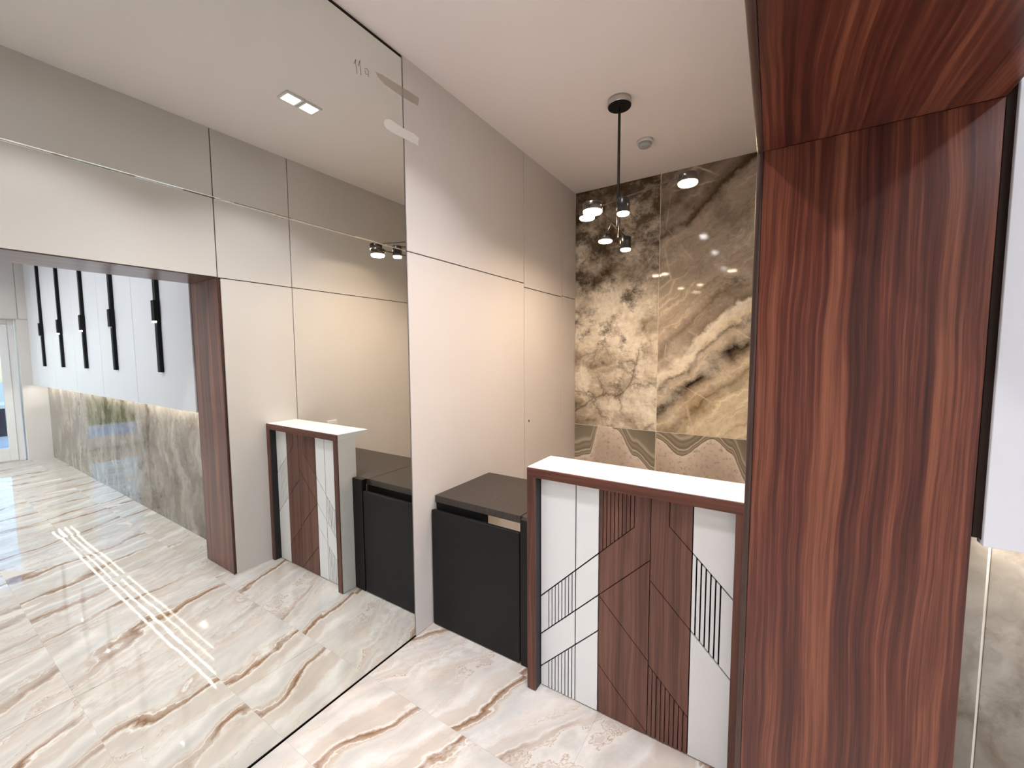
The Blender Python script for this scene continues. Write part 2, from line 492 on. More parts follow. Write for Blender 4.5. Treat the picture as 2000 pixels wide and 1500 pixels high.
# agate bands of the low slabs
prof = t.ramp(t.math('DIVIDE', x, 1.61), [(0.0, 0.55), (0.10, 0.60), (0.17, 0.98), (0.27, 0.92), (0.38, 0.66), (0.4999, 0.50), (0.5001, 0.86), (0.64, 0.70), (0.80, 0.90), (0.88, 0.80), (0.96, 0.52)], 'EASE')
wavez = t.math('ADD', t.math('MULTIPLY', t.math('SUBTRACT', prof, 0.7), 0.9), t.math('ADD', t.math('MULTIPLY', wa, 0.10), t.math('MULTIPLY', wb, 0.03)))
da = t.math('SUBTRACT', t.math('SUBTRACT', z, 0.70), wavez)
agate = t.ramp(t.math('ADD', t.math('MULTIPLY', da, 1.6), 0.35),
               [(0.0, rgb(190, 170, 148)), (0.30, rgb(214, 196, 176)), (0.36, rgb(224, 208, 188)), (0.37, rgb(104, 92, 74)), (0.39, rgb(168, 154, 130)), (0.42, rgb(132, 119, 98)),
                (0.44, rgb(204, 190, 166)), (0.46, rgb(124, 112, 92)), (0.52, rgb(152, 140, 118)), (0.56, rgb(126, 116, 96)), (0.60, rgb(182, 168, 144)), (0.66, rgb(138, 128, 108)), (1.0, rgb(116, 108, 90))])
speck = t.ramp(t.noise(t.vec(x, z, 2.0), 24, 5, 0.75), [(0.52, 0.0), (0.66, 0.6)])
agate = t.mix(t.math('MULTIPLY', speck, t.math('LESS_THAN', da, 0.0)), agate, rgb(128, 104, 80))
col = t.n('BrightContrast', {0: col, 1: 0.06, 2: 0.22}).outputs[0]
col = t.mix(t.math('LESS_THAN', z, 0.918), col, agate)
col = t.n('HueSaturation', {'Saturation': 0.78, 'Value': 1.14, 'Color': col}).outputs[0]
M['onyx'] = t.bsdf(col, 0.06, 0.5)

# ---- lounge marble: grey tan, draped upright streaks
t = NT('grey tan lounge marble')
P = t.pos()
x, y, z = t.xyz(P)
wa = t.math('SUBTRACT', t.noise(t.vec(x, z, 0.0), 1.6, 5, 0.6), 0.5)
st = t.noise(t.vec(t.math('ADD', t.math('MULTIPLY', x, 3.2), t.math('MULTIPLY', wa, 2.6)), t.math('MULTIPLY', z, 1.3), 0.0), 1.3, 6, 0.6)
col = t.ramp(st, [(0.30, rgb(84, 74, 62)), (0.43, rgb(120, 109, 96)), (0.54, rgb(146, 136, 124)), (0.66, rgb(172, 162, 150))])
bl = t.noise(t.vec(x, z, 5.0), 3.2, 8, 0.7)
col = t.mix(t.ramp(bl, [(0.52, 0.0), (0.66, 0.75)]), col, rgb(82, 64, 46))
M['lounge_marble'] = t.bsdf(col, 0.05, 0.55)

# ---- outside
t = NT('outdoor paving')
n1 = t.noise(t.pos(), 9, 5)
M['paving'] = t.bsdf(t.ramp(n1, [(0.3, rgb(176, 188, 204)), (0.7, rgb(206, 214, 224))]), 0.7, 0.3)
t = NT('hedge leaf')
n1 = t.noise(t.pos(), 16, 5)
M['leaf'] = t.bsdf(t.ramp(n1, [(0.3, rgb(40, 62, 26)), (0.55, rgb(92, 122, 56)), (0.75, rgb(150, 164, 96))]), 0.6, 0.3)
M['planter'] = plain('dark planter', rgb(58, 52, 66), 0.6, 0.3)
M['coping'] = plain('pale coping', rgb(226, 228, 232), 0.6, 0.3)

# ================================================================== STRUCTURE
# ---- floor: slab with one object per tile
floor = struct('floor', MB().box(0, XF + 0.3, Y0, YB, -0.06, -0.0009), M['floor_grout'])
PX, PY, GX, GY = 0.643, 0.42, 0.434 - 0.643, 0.935 - 0.42 * 10
GAP = 0.0007
full = MB().bevelbox(-PX / 2 + GAP / 2, PX / 2 - GAP / 2, -PY / 2 + GAP / 2, PY / 2 - GAP / 2, -0.009, 0.0, 0.0003).mesh('tile', M['tile'])
rt = random.Random(11)
for i in range(0, 15):
    for j in range(0, 22):
        x0, x1 = GX + i * PX, GX + (i + 1) * PX
        y0, y1 = GY + j * PY, GY + (j + 1) * PY
        cx0, cx1 = max(x0, 0.0), min(x1, XF + 0.29)
        ymax = YB if x0 < W else YS + 0.01
        cy0, cy1 = max(y0, Y0), min(y1, ymax)
        if cx1 - cx0 < 0.02 or cy1 - cy0 < 0.02:
            continue
        whole = abs((cx1 - cx0) - PX) < 1e-6 and abs((cy1 - cy0) - PY) < 1e-6
        mx_, my_ = (cx0 + cx1) / 2, (cy0 + cy1) / 2
        if whole:
            o = link('tile', full, floor)
        else:
            hx, hy = (cx1 - cx0) / 2 - GAP / 2, (cy1 - cy0) / 2 - GAP / 2
            o = link('tile', MB().bevelbox(-hx, hx, -hy, hy, -0.009, 0.0, 0.0003).mesh('tile', M['tile']), floor)
        o.location = (mx_, my_, 0.0)
        o.rotation_euler = (math.radians(rt.gauss(0, 0.11)), math.radians(rt.gauss(0, 0.11)), 0)

# ---- ceiling
ceiling = struct('ceiling', MB().box(-0.05, XF + 0.6, Y0 - 0.1, YB + 0.1, H, H + 0.12), M['paint'])

# ---- mirror wall side (x = 0): dark carcass and beige panels
wall_left = struct('wall_left', MB().box(-0.05, -0.012, Y0, YB, 0, H), M['dark_gap'])
PG = 0.006
def wpanel(parent, axis, f0, f1, a0, a1, z0, z1, mat='beige', name='panel', gl=PG, gr=PG, gb=PG, gt=PG):
    b = 0.0012
    if axis == 'x':      # panel lies in a plane of constant x, runs along y
        m = MB().bevelbox(min(f0, f1), max(f0, f1), a0 + gl / 2, a1 - gr / 2, z0 + gb / 2, z1 - gt / 2, b)
    else:
        m = MB().bevelbox(a0 + gl / 2, a1 - gr / 2, min(f0, f1), max(f0, f1), z0 + gb / 2, z1 - gt / 2, min(b, abs(f1 - f0) * 0.3))
    return part(name, m, M[mat], parent)
Y1, Y2 = 2.9254, 3.6136
wpanel(wall_left, 'x', -0.012, 0, YM + 0.004, Y1, 0, 2.190, gb=0.0)
wpanel(wall_left, 'x', -0.012, 0, YM + 0.004, Y1, 2.190, H, gt=0.0)
wpanel(wall_left, 'x', -0.012, 0, Y1, Y2, 2.160, H, gt=0.0)
wpanel(wall_left, 'x', -0.012, 0, Y2, YB, 2.170, H, gt=0.0, gr=0.0)
wpanel(wall_left, 'x', -0.012, 0, Y2, YB, 0, 2.170, gb=0.0, gr=0.0)
door2 = struct('door_2', MB().bevelbox(-0.012, 0, Y1 + 0.003, Y2 - 0.003, 0.003, 2.160 - 0.0035, 0.0012), M['beige'], label='flush beige panel door with a small dark keyhole, behind the black desk', cat='door')
kh = MB().lathe([(0.0075, 0), (0.0075, 0.0015)], n=16)
kh.v = [(vz, 2.996 + vx, 1.076 + vy * 1.5) for vx, vy, vz in kh.v]
part('keyhole', kh, M['sealant'], door2, 'dark keyhole')

# ---- back wall (y = YB): four onyx slabs
wall_back = struct('wall_back', MB().box(-0.05, W + 0.1, YB + 0.002, YB + 0.06, 0, H), M['grout_light'])
for (a0, a1) in ((0.0, 0.805), (0.805, 1.61)):
    for (z0, z1) in ((0.0, 0.915), (0.915, H)):
        wpanel(wall_back, 'y', YB, YB + 0.0035, a0, a1, z0, z1, 'onyx', 'marble_slab', gl=0 if a0 == 0 else 0.005, gr=0.005, gb=0.005 if z0 else 0, gt=0.005 if z0 == 0 else 0)
wpanel(wall_back, 'y', YB, YB + 0.0035, 1.61, W, 0, H, 'onyx', 'marble_slab', gl=0.003, gr=0)

# ---- partition (x = W .. T): core beside the counter and beam over the portal
wr = MB().box(W + 0.012, T, YJ + 0.018, YB, 0, H).box(W + 0.012, T, Y0, YJ + 0.018, HP + 0.018, H)
wall_right = struct('wall_right', wr, M['dark_gap'])
YR = 1.9779
wpanel(wall_right, 'x', W, W + 0.012, YJ, YR, HP, H, gt=0.0)
wpanel(wall_right, 'x', W, W + 0.012, YJ, YR, 0, HP, gb=0.0, gl=0.036)
wpanel(wall_right, 'x', W, W + 0.012, YR, 3.42, HP, H, gt=0.0)
wpanel(wall_right, 'x', W, W + 0.012, YR, 3.42, 0, HP, gb=0.0)
wpanel(wall_right, 'x', W, W + 0.012, 3.42, YB, HP, H, gt=0.0, gr=0)
wpanel(wall_right, 'x', W, W + 0.012, 3.42, YB, 0, HP, gb=0.0, gr=0)
wpanel(wall_right, 'x', W, W + 0.012, Y0, YJ, HP, H, gt=0.0, gl=0, gb=0.0)
wpanel(wall_right, 'x', T, T + 0.012, Y0, YJ, HP + 0.018, H, 'cool_white', gt=0, gl=0)

# ---- wooden lining of the portal
trim = struct('trim_1', loc=(W, YJ, 0))
part('jamb_panel', MB().bevelbox(W + 0.014, T, YJ, YJ + 0.018, 0.002, HP, 0.001), M['wood_jamb'], trim)
part('soffit_panel', MB().bevelbox(W + 0.014, T, Y0, YJ, HP, HP + 0.018, 0.001), M['wood_soffit'], trim)
# half-round edging along the inner arris
def half_round(p0, p1, r, axis):
    m = MB(); n = 10; vs = []
    for e in (p0, p1):
        for k in range(n):
            a = 2 * math.pi * k / n
            if axis == 'z': vs.append((e[0] + r * math.cos(a), e[1] + r * 0.55 * math.sin(a), e[2]))
            else: vs.append((e[0] + r * math.cos(a), e[1], e[2] + r * 0.55 * math.sin(a)))
    fs = [(k, (k + 1) % n, n + (k + 1) % n, n + k) for k in range(n)]
    m.add(vs, fs, 0, True); m.add(vs[:n], [tuple(range(n))]); m.add(vs[n:], [tuple(range(n))])
    return m
part('edge_strip', half_round((W + 0.006, YJ + 0.002, 0.002), (W + 0.006, YJ + 0.002, HP), 0.0080, 'z'), M['wood_edge'], trim, 'grey-brown rounded edge strip')
part('edge_strip', half_round((W + 0.006, Y0, HP + 0.002), (W + 0.006, YJ, HP + 0.002), 0.0080, 'y'), M['wood_edge_y'], trim, 'grey-brown rounded edge strip')

# ---- lounge: marble wall with white cladding above
wall_side = struct('wall_side', MB().box(T, XF + 0.02, YS + 0.002, YS + 0.08, 0, H), M['grout_light'])
JX = [T, 2.172, 3.772, 5.372, 6.972, XF]
for a0, a1 in zip(JX[:-1], JX[1:]):
    wpanel(wall_side, 'y', YS, YS + 0.0035, a0, a1, 0, 1.42, 'lounge_marble', 'marble_slab', gl=0.005, gr=0.005, gb=0, gt=0)
part('cladding_core', MB().box(T + 0.017, XF, 1.452, YS, 1.196, H).box(T + 0.002, T + 0.017, 1.451, YS, 1.20, H), M['dark_gap'], wall_side)
WX = [2.112, 3.40, 4.46, 5.52, 6.58, 7.64, XF]
for i, (a0, a1) in enumerate(zip(WX[:-1], WX[1:])):
    wpanel(wall_side, 'y', 1.440, 1.452, a0, a1, 1.185, H, 'cool_white', 'panel', gl=0 if i == 0 else 0.008, gr=0.008, gb=0, gt=0)
part('cladding_bottom', MB().box(2.112, XF, 1.452, 1.474, 1.186, 1.196), M['cool_white'], wall_side)

# ---- lounge: far wall with door recess
RY1, RY0, RH = 1.325, 0.36, 2.20
fw_ = MB().box(XF + 0.012, XF + 0.30, RY1, YS + 0.08, 0, H).box(XF + 0.012, XF + 0.30, Y0, RY0, 0, H).box(XF + 0.012, XF + 0.30, RY0, RY1, RH, H)
wall_far = struct('wall_far', fw_, M['beige'])
wpanel(wall_far, 'x', XF, XF + 0.012, RY1, YS, 0, 2.205, gb=0, gr=0, gl=0)
wpanel(wall_far, 'x', XF, XF + 0.012, RY1 + 0.02, YS, 2.205, H, gt=0, gr=0, gl=0.006)
wpanel(wall_far, 'x', XF, XF + 0.012, RY0, RY1 + 0.02, 2.205, H, gt=0, gr=0.006)
wpanel(wall_far, 'x', XF, XF + 0.012, Y0, RY0, 0, 2.205, gb=0)
wpanel(wall_far, 'x', XF, XF + 0.012, Y0, RY0, 2.205, H, gt=0)

def framed(m, x0, x1, y0, y1, z0, z1, w, wb=None):
    wb = w if wb is None else wb
    m.bevelbox(x0, x1, y0, y0 + w, z0, z1, 0.003); m.bevelbox(x0, x1, y1 - w, y1, z0, z1, 0.003)
    m.bevelbox(x0, x1, y0 + w, y1 - w, z1 - w, z1, 0.003); m.bevelbox(x0, x1, y0 + w, y1 - w, z0, z0 + wb, 0.003)
    return m
DX = XF + 0.12
door = struct('door_1', loc=(DX, 0.9, 0), label='glazed white-framed door at the far end of the lounge', cat='door')
part('frame', framed(MB(), DX, DX + 0.07, RY0 + 0.002, RY1 - 0.015, 0.0, RH - 0.005, 0.07, 0.02), M['upvc'], door)
lf = part('leaf', framed(MB(), DX - 0.012, DX + 0.055, 0.434, RY1 - 0.087, 0.022, RH - 0.078, 0.085, 0.20), M['upvc'], door)
part('glass_pane', MB().box(DX + 0.02, DX + 0.026, 0.515, RY1 - 0.170, 0.220, RH - 0.162), M['glass'], lf)
part('handle', MB().bevelbox(DX - 0.03, DX - 0.012, 0.455, 0.485, 0.95, 1.15, 0.004).bevelbox(DX - 0.06, DX - 0.045, 0.46, 0.60, 1.06, 1.08, 0.004).bevelbox(DX - 0.06, DX - 0.03, 0.46, 0.48, 1.06, 1.08, 0.002), M['chrome'], lf)
# ---- wall behind the camera, with an unseen lounge window added to let daylight in
wf = MB().box(-0.05, 4.8, Y0 - 0.15, Y0, 0, H).box(7.6, XF + 0.3, Y0 - 0.15, Y0, 0, H).box(4.8, 7.6, Y0 - 0.15, Y0, 2.75, H)
struct('wall_front', wf, M['beige'])
win = struct('added_window', loc=(6.2, Y0 - 0.08, 0))
fm = MB()
for x0, x1 in ((4.8, 4.86), (6.17, 6.23), (7.54, 7.6)):
    fm.bevelbox(x0, x1, Y0 - 0.11, Y0 - 0.05, 0, 2.75, 0.003)
fm.bevelbox(4.86, 7.54, Y0 - 0.11, Y0 - 0.05, 0, 0.08, 0.003).bevelbox(4.86, 7.54, Y0 - 0.11, Y0 - 0.05, 2.69, 2.75, 0.003)
part('frame', fm, M['upvc'], win)
part('glass_pane', MB().box(4.86, 6.17, Y0 - 0.083, Y0 - 0.077, 0.08, 2.69), M['glass'], win)
part('glass_pane', MB().box(6.23, 7.54, Y0 - 0.083, Y0 - 0.077, 0.08, 2.69), M['glass'], win)

# ---- ground outside
struct('ground', MB().box(XF + 0.3, 40, -20, 16, -0.10, -0.02).box(-2, XF + 0.3, -20, Y0 - 0.15, -0.10, -0.02), M['paving'])

# ================================================================== LAMPS
def area(name, loc, size, power, color, spread, parent=None, size_y=None, shape='SQUARE', rot=(0, 0, 0)):
    l = bpy.data.lights.new(name, 'AREA'); l.shape = shape; l.size = size
    if size_y: l.size_y = size_y
    l.energy = power; l.color = color; l.spread = math.radians(spread)
    o = bpy.data.objects.new(name, l); COL.objects.link(o)
    o.location = loc; o.rotation_euler = rot
    if parent is not None:
        o.parent = parent; o.matrix_parent_inverse = parent.matrix_basis.inverted()
    return o

def downlight(loc, label, glow, power, color, spread, along='y', group=None):
    x, y = loc
    r = thing('ceiling_downlight', label, 'downlight', (x, y, H), group)
    fr_ = MB(); d = 0.058
    sp = ((0, -d), (0, d)) if along == 'y' else ((-d, 0), (d, 0))
    for sx, sy in sp:
        cx, cy, a, b = x + sx, y + sy, 0.055, 0.041
        for (x0, x1, y0, y1) in ((-a, a, -a, -b), (-a, a, b, a), (-a, -b, -b, b), (b, a, -b, b)):
            fr_.bevelbox(cx + x0, cx + x1, cy + y0, cy + y1, H - 0.012, H, 0.001)
    part('frame', fr_, M['plastic'], r)
    for sx, sy in sp:
        part('lens', MB().box(x + sx - 0.041, x + sx + 0.041, y + sy - 0.041, y + sy + 0.041, H - 0.005, H - 0.001), glow, r)
        area('downlight_beam', (x + sx, y + sy, H - 0.0135), 0.078, power, color, spread, r)
    return r

downlight((0.84, 1.63), 'twin square downlight in the reception ceiling nearest the pendant', M['spot_glow'], POWER_SPOT * 0.85, COL_SPOT, 118, group='twin square downlights of the reception')
downlight((0.86, 0.56), 'twin square downlight in the reception ceiling over the middle of the mirror', M['spot_glow'], POWER_SPOT, COL_SPOT, 118, group='twin square downlights of the reception')
downlight((0.86, -0.9), 'added unseen twin square downlight in the reception ceiling furthest from the pendant', M['spot_glow'], POWER_SPOT * 1.3, COL_SPOT, 118, group='twin square downlights of the reception')  # unseen third fixture, added to light the reception
for k, (lx, ly) in enumerate(((3.3, 0.2), (5.0, 0.2), (6.7, 0.2), (3.3, -1.6), (5.0, -1.6), (6.7, -1.6))):  # unseen lamps added to light the lounge; only some ceiling light is inferred
    place = ('by the portal', 'in the middle', 'by the far door')[k % 3] + (' in the row nearer the lamps' if ly > 0 else ' in the row nearer the added window')
    downlight((lx, ly), 'unseen square lounge ceiling downlight ' + place, M['cool_glow'], POWER_LOUNGE, COL_COOL, 160, 'x', 'lounge ceiling downlights')

# ---- pendant lamp: rod with three crossed arms and six lamp heads
PXY = (0.833, 2.690)
pend = thing('pendant_light', 'black and chrome pendant light with crossed arms and six glowing warm heads', 'pendant light', (*PXY, H))
part('canopy', MB().lathe([(0.066, -0.040), (0.071, -0.036), (0.072, -0.032), (0.072, 0.0)], (*PXY, H), 40, 0), M['chrome'], pend)
part('canopy_plate', MB().lathe([(0.069, -0.0435), (0.0705, -0.0398)], (*PXY, H), 40), M['black_lamp'], pend)
part('rod', MB().tube((*PXY, 2.60), (*PXY, H - 0.041), 0.0085, 16), M['black_metal'], pend)
part('sleeve', MB().lathe([(0.012, 0), (0.0125, 0.002), (0.0125, 0.055), (0.012, 0.057)], (*PXY, 2.592), 24), M['black_metal'], pend)
part('lower_rod', MB().tube((*PXY, 2.362), (*PXY, 2.60), 0.0085, 16), M['gun_metal'], pend)
heads = {'disc': [((0.855, 2.205), 2.380, 2.425), ((0.594, 2.766), 2.545, 2.592), ((0.596, 3.120), 2.470, 2.515), ((1.268, 2.530), 2.545, 2.592)],
         'can': [((0.809, 2.930), 2.340, 2.425), ((0.935, 2.470), 2.430, 2.515)]}
for za, p, q in ((2.592, heads['disc'][1][0], heads['disc'][3][0]), (2.425, heads['disc'][0][0], heads['can'][0][0]), (2.515, heads['can'][1][0], heads['disc'][2][0])):
    part('arm', MB().tube((*p, za), (*q, za), 0.0042, 10), M['gun_metal'], pend)
for kind, rows in heads.items():
    for (hx, hy), zl, zt in rows:
        R = 0.052 if kind == 'disc' else 0.036
        hd = part('lamp_head', MB().lathe([(R - 0.003, 0.004), (R, 0.006), (R, zt - zl - 0.003), (R - 0.003, zt - zl)], (hx, hy, zl), 36), M['gun_metal' if kind == 'disc' else 'black_metal'], pend)
        part('lens', MB().lathe([(R - 0.006, -0.008), (R - 0.002, -0.003), (R - 0.002, 0.0045)], (hx, hy, zl), 36), M['warm_glow'], hd, 'glowing warm lens')
        area('pendant_beam', (hx, hy, zl - 0.0095), 2 * R - 0.012, POWER_PENDANT, COL_WARM, 165, hd, shape='DISK')

# ---- led tape under the white cladding
led = thing('led_strip', 'glowing white double-row LED strip tucked under the lounge cladding above the marble', 'led strip', (5.0, 1.52, 1.19))
for ly in (1.490, 1.555):
    part('led_row', MB().box(2.16, 8.0, ly - 0.005, ly + 0.005, 1.188, 1.193), M['led_glow'], led, 'glowing LED row')
    part('profile', MB().box(2.15, 8.01, ly - 0.008, ly + 0.008, 1.1935, 1.1958), M['chrome'], led)

# ---- wall lamps on the white cladding
lampx = [(2.735, True), (3.93, False), (4.99, True), (6.05, True), (7.10, False)]
words = ['nearest the wooden jamb, lit from below', 'second from the jamb, unlit', 'in the middle of the row, lit from below', 'second from the far door, lit from below', 'nearest the far door, unlit']
for (lx, lit), wd in zip(lampx, words):
    r = thing('wall_lamp', 'tall black bar wall lamp ' + wd, 'wall lamp', (lx, 1.44, 1.49), 'black bar wall lamps of the lounge')
    part('back_bar', MB().bevelbox(lx - 0.028, lx + 0.028, 1.412, 1.440, 1.49, 3.02, 0.002), M['black_lamp'], r)
    part('sleeve', MB().bevelbox(lx - 0.033, lx + 0.033, 1.396, 1.4398, 1.925, 2.10, 0.003), M['black_lamp'], r)
    part('lens', MB().box(lx - 0.030, lx + 0.030, 1.397, 1.411, 1.913, 1.926), M['wall_lamp_glow'] if lit else M['plastic_grey'], r, 'glowing lens' if lit else 'unlit lens')

# ---- smoke detector
sd = thing('smoke_detector', 'small white round smoke detector on the reception ceiling behind the pendant', 'smoke detector', (0.835, 3.275, H))
part('base', MB().lathe([(0.054, -0.020), (0.058, -0.016), (0.058, 0.0)], (0.835, 3.275, H), 32), M['plastic'], sd)
part('dome', MB().lathe([(0.032, -0.046), (0.042, -0.042), (0.047, -0.032), (0.048, -0.020)], (0.835, 3.275, H), 32), M['plastic_grey'], sd, 'blue-grey sensing dome')

# ================================================================== MIRROR and what is stuck on it
mir = thing('wall_mirror', 'huge frameless wall mirror in two stacked sheets covering the left wall', 'mirror', (0, 0, 0))
HS = 2.190
part('mirror_sheet', MB().bevelbox(-0.006, 0.0, Y0 + 0.02, YM, 0.009, HS - 0.0004, 0.0030), M['mirror'], mir)
part('mirror_sheet', MB().bevelbox(-0.006, 0.0, Y0 + 0.02, YM, HS + 0.0004, 3.176, 0.0030), M['mirror'], mir)
part('backing', MB().box(-0.0115, -0.0062, Y0 + 0.02, YM + 0.002, 0.0, H - 0.001), M['dark_gap'], mir)

def ribbon(name, label, cat, pts, mat, x=0.0006, th=0.0005):
    n = len(pts)
    vs = [(x, y, z) for y, z in pts] + [(x + th, y, z) for y, z in pts]
    m = MB().add(vs, [tuple(range(n)), tuple(range(2 * n - 1, n - 1, -1))] + [(i, (i + 1) % n, n + (i + 1) % n, n + i) for i in range(n)])
    return thing(name, label, cat, mb=m, mats=mat)
ribbon('tape_strip', 'opaque white tape strip with a rounded end across the upper mirror edge', 'tape',
       [(1.556, 2.793), (1.562, 2.807), (1.575, 2.819), (1.592, 2.826), (1.613, 2.828), (1.685, 2.824), (1.760, 2.828), (1.800, 2.822), (1.793, 2.797), (1.797, 2.778), (1.683, 2.772), (1.600, 2.768), (1.572, 2.772), (1.560, 2.781)], M['tape'])
ribbon('tape_strip', 'clear wrinkled tape strip across the upper mirror edge, above the white one', 'tape',
       [(1.514, 3.014), (1.551, 3.021), (1.703, 3.031), (1.808, 3.036), (1.803, 3.010), (1.797, 2.989), (1.690, 2.981), (1.572, 2.984), (1.530, 2.996)], M['tape_clear'])
def strokes(lines, w):
    m = MB()
    for ln in lines:
        for (y0, z0), (y1, z1) in zip(ln[:-1], ln[1:]):
            l = math.hypot(y1 - y0, z1 - z0); ny, nz = -(z1 - z0) / l * w, (y1 - y0) / l * w
            e = 0.0006
            q = [(y0 + ny, z0 + nz), (y1 + ny, z1 + nz), (y1 - ny, z1 - nz), (y0 - ny, z0 - nz)]
            vs = [(0.0003, *p) for p in q] + [(e, *p) for p in q]
            m.add(vs, [(0, 1, 2, 3), (7, 6, 5, 4), (0, 4, 5, 1), (1, 5, 6, 2), (2, 6, 7, 3), (3, 7, 4, 0)])
    return m
wr_ = thing('marker_writing', 'faint handwritten grey marks near the top corner of the mirror', 'writing', (0, 1.43, 2.98))
for ln in ([(1.392, 2.982), (1.403, 3.007), (1.400, 2.987), (1.405, 2.970), (1.407, 2.945)], [(1.414, 2.984), (1.426, 3.016), (1.424, 2.992), (1.427, 2.974), (1.429, 2.950)], [(1.450, 2.991), (1.465, 3.000), (1.472, 2.989), (1.471, 2.964)], [(1.453, 2.985), (1.456, 2.970), (1.469, 2.976)]):
    part('pen_stroke', strokes([ln], 0.0011), M['pencil'], wr_)

# ================================================================== RECEPTION COUNTER
CX0, CX1, CYF = 0.731, 1.634, 1.7248
ctr = thing('reception_counter', 'white and brown-veneer reception counter front with grooved diagonal pattern, against the wooden jamb', 'counter', (1.18, CYF, 0))
part('top', MB().bevelbox(CX0, CX1, CYF + 0.003, 1.965, 1.062, 1.102, 0.0015), M['white'], ctr, 'white laminate counter top')
part('front_rail', MB().bevelbox(CX0, CX1, CYF - 0.004, CYF + 0.003, 1.056, 1.0995, 0.001), M['wood_rail'], ctr, 'brown veneer front rail')
part('post', MB().bevelbox(CX0, 0.777, CYF - 0.004, CYF + 0.003, 0.002, 1.0555, 0.001), M['wood_post'], ctr, 'brown veneer post face')
part('post', MB().bevelbox(1.598, CX1, CYF - 0.004, CYF + 0.003, 0.002, 1.0555, 0.001), M['wood_post'], ctr, 'brown veneer post face')
part('side_panel', MB().box(CX0, 0.7765, CYF + 0.003, 1.862, 0.002, 1.062, 0, {'+x': 1}), [M['white'], M['black_inner']], ctr, 'white end panel, black inside')
part('side_panel', MB().box(1.5985, CX1, CYF + 0.003, 1.862, 0.002, 1.062, 0, {'-x': 1}), [M['white'], M['black_inner']], ctr, 'white end panel, black inside')
YP = 1.773
part('backing_board', MB().box(0.777, 1.072, YP + 0.0088, YP + 0.018, 0.002, 1.062).box(1.448, 1.598, YP + 0.0088, YP + 0.018, 0.002, 1.062), M['groove'], ctr)
part('backing_board', MB().box(1.072, 1.448, YP + 0.0088, YP + 0.018, 0.002, 1.062), M['groove_brown'], ctr)
part('under_top', MB().box(0.777, 1.598, CYF + 0.003, YP, 1.0565, 1.062), M['white'], ctr)
zb, zt = 0.003, 1.0565
def piece(poly, mat, gap, name='panel'):
    pl = inset(poly, gap / 2)
    part(name, MB().prism(pl, YP, YP + 0.009), M[mat], ctr)
def slats(x0, xs, top, bot, mat, gap):
    """upright slats between the borders xs, top(x) and bot(x) give the ends"""
    e = [x0] + xs
    for a, b in zip(e[:-1], e[1:]):
        piece([(a, bot(a)), (b, bot(b)), (b, top(b)), (a, top(a))], mat, gap, 'slat')
xa, xm, xw, xc_, xe, xr = 0.777, 0.959, 1.070, 1.291, 1.4505, 1.598
ka, kb, kc = (lambda x: 0.456 + x - xa), (lambda x: 0.263 + x - xa), (lambda x: 0.096 + x - xa)
flat = lambda v: (lambda x: v)
G = 0.0056
hx = [0.821 + 0.01725 * i for i in range(9)]
q4 = lambda a, b, lo, hi: [(a, lo(a)), (b, lo(b)), (b, hi(b)), (a, hi(a))]
for a, b in ((xa, xm), (xm, xw)):
    piece(q4(a, b, ka, flat(zt)), 'white', G)
    piece(q4(a, b, kc, kb), 'white', G)
piece(q4(xm, xw, kb, ka), 'white', G)
piece(q4(xm, xw, flat(zb), kc), 'white', G)
slats(xa, hx, ka, kb, 'white', G)
slats(xa, hx, kc, flat(zb), 'white', G)
GW = 0.0036
dl = lambda x: 0.749 + x - xw
el = lambda x: 0.556 + x - xw
fl = lambda x: 0.556 - (x - xw)
gl_ = lambda x: 0.232 - (x - xw)
xh = 1.224
slats(xw, [xw + (xh - xw) * (i + 1) / 9 for i in range(9)], flat(zt), dl, 'wood_panel', GW)
piece([(xw, el(xw)), (xc_, el(xc_)), (xc_, zt), (xh, zt), (xh, dl(xh)), (xw, dl(xw))], 'wood_panel', GW)
piece([(xw, 0.556), (xc_, fl(xc_)), (xc_, el(xc_))], 'wood_panel', GW)
piece([(xw, gl_(xw)), (xc_, gl_(xc_)), (xc_, fl(xc_)), (xw, fl(xw))], 'wood_panel', GW)
piece([(xw, zb), (xc_, zb), (xc_, gl_(xc_)), (xw, gl_(xw))], 'wood_panel', GW)
il = lambda x: 0.693 - (x - xc_)
kl = lambda x: 0.322 - (x - xc_)
xj = 1.364
piece([(xc_, il(xc_)), (xe, il(xe)), (xe, 0.852), (xj, 0.938), (xj, zt), (xc_, zt)], 'wood_panel', GW)
piece([(xj, 0.938), (xe, 0.852), (xe, zt), (xj, zt)], 'wood_panel', GW)
piece(q4(xc_, xe, kl, il), 'wood_panel', GW)
slats(xc_, [xc_ + (xe - xc_) * (i + 1) / 9 for i in range(9)], kl, flat(zb), 'wood_panel', GW)
ra = lambda x: 0.852 - (x - xe)
rb = lambda x: 0.534 - (x - xe)
piece(q4(xe, xr, ra, flat(zt)), 'white', G)
slats(xe, [1.4675 + 0.0172 * i for i in range(6)] + [xr], ra, rb, 'white', G)
piece(q4(xe, xr, flat(zb), rb), 'white', G)

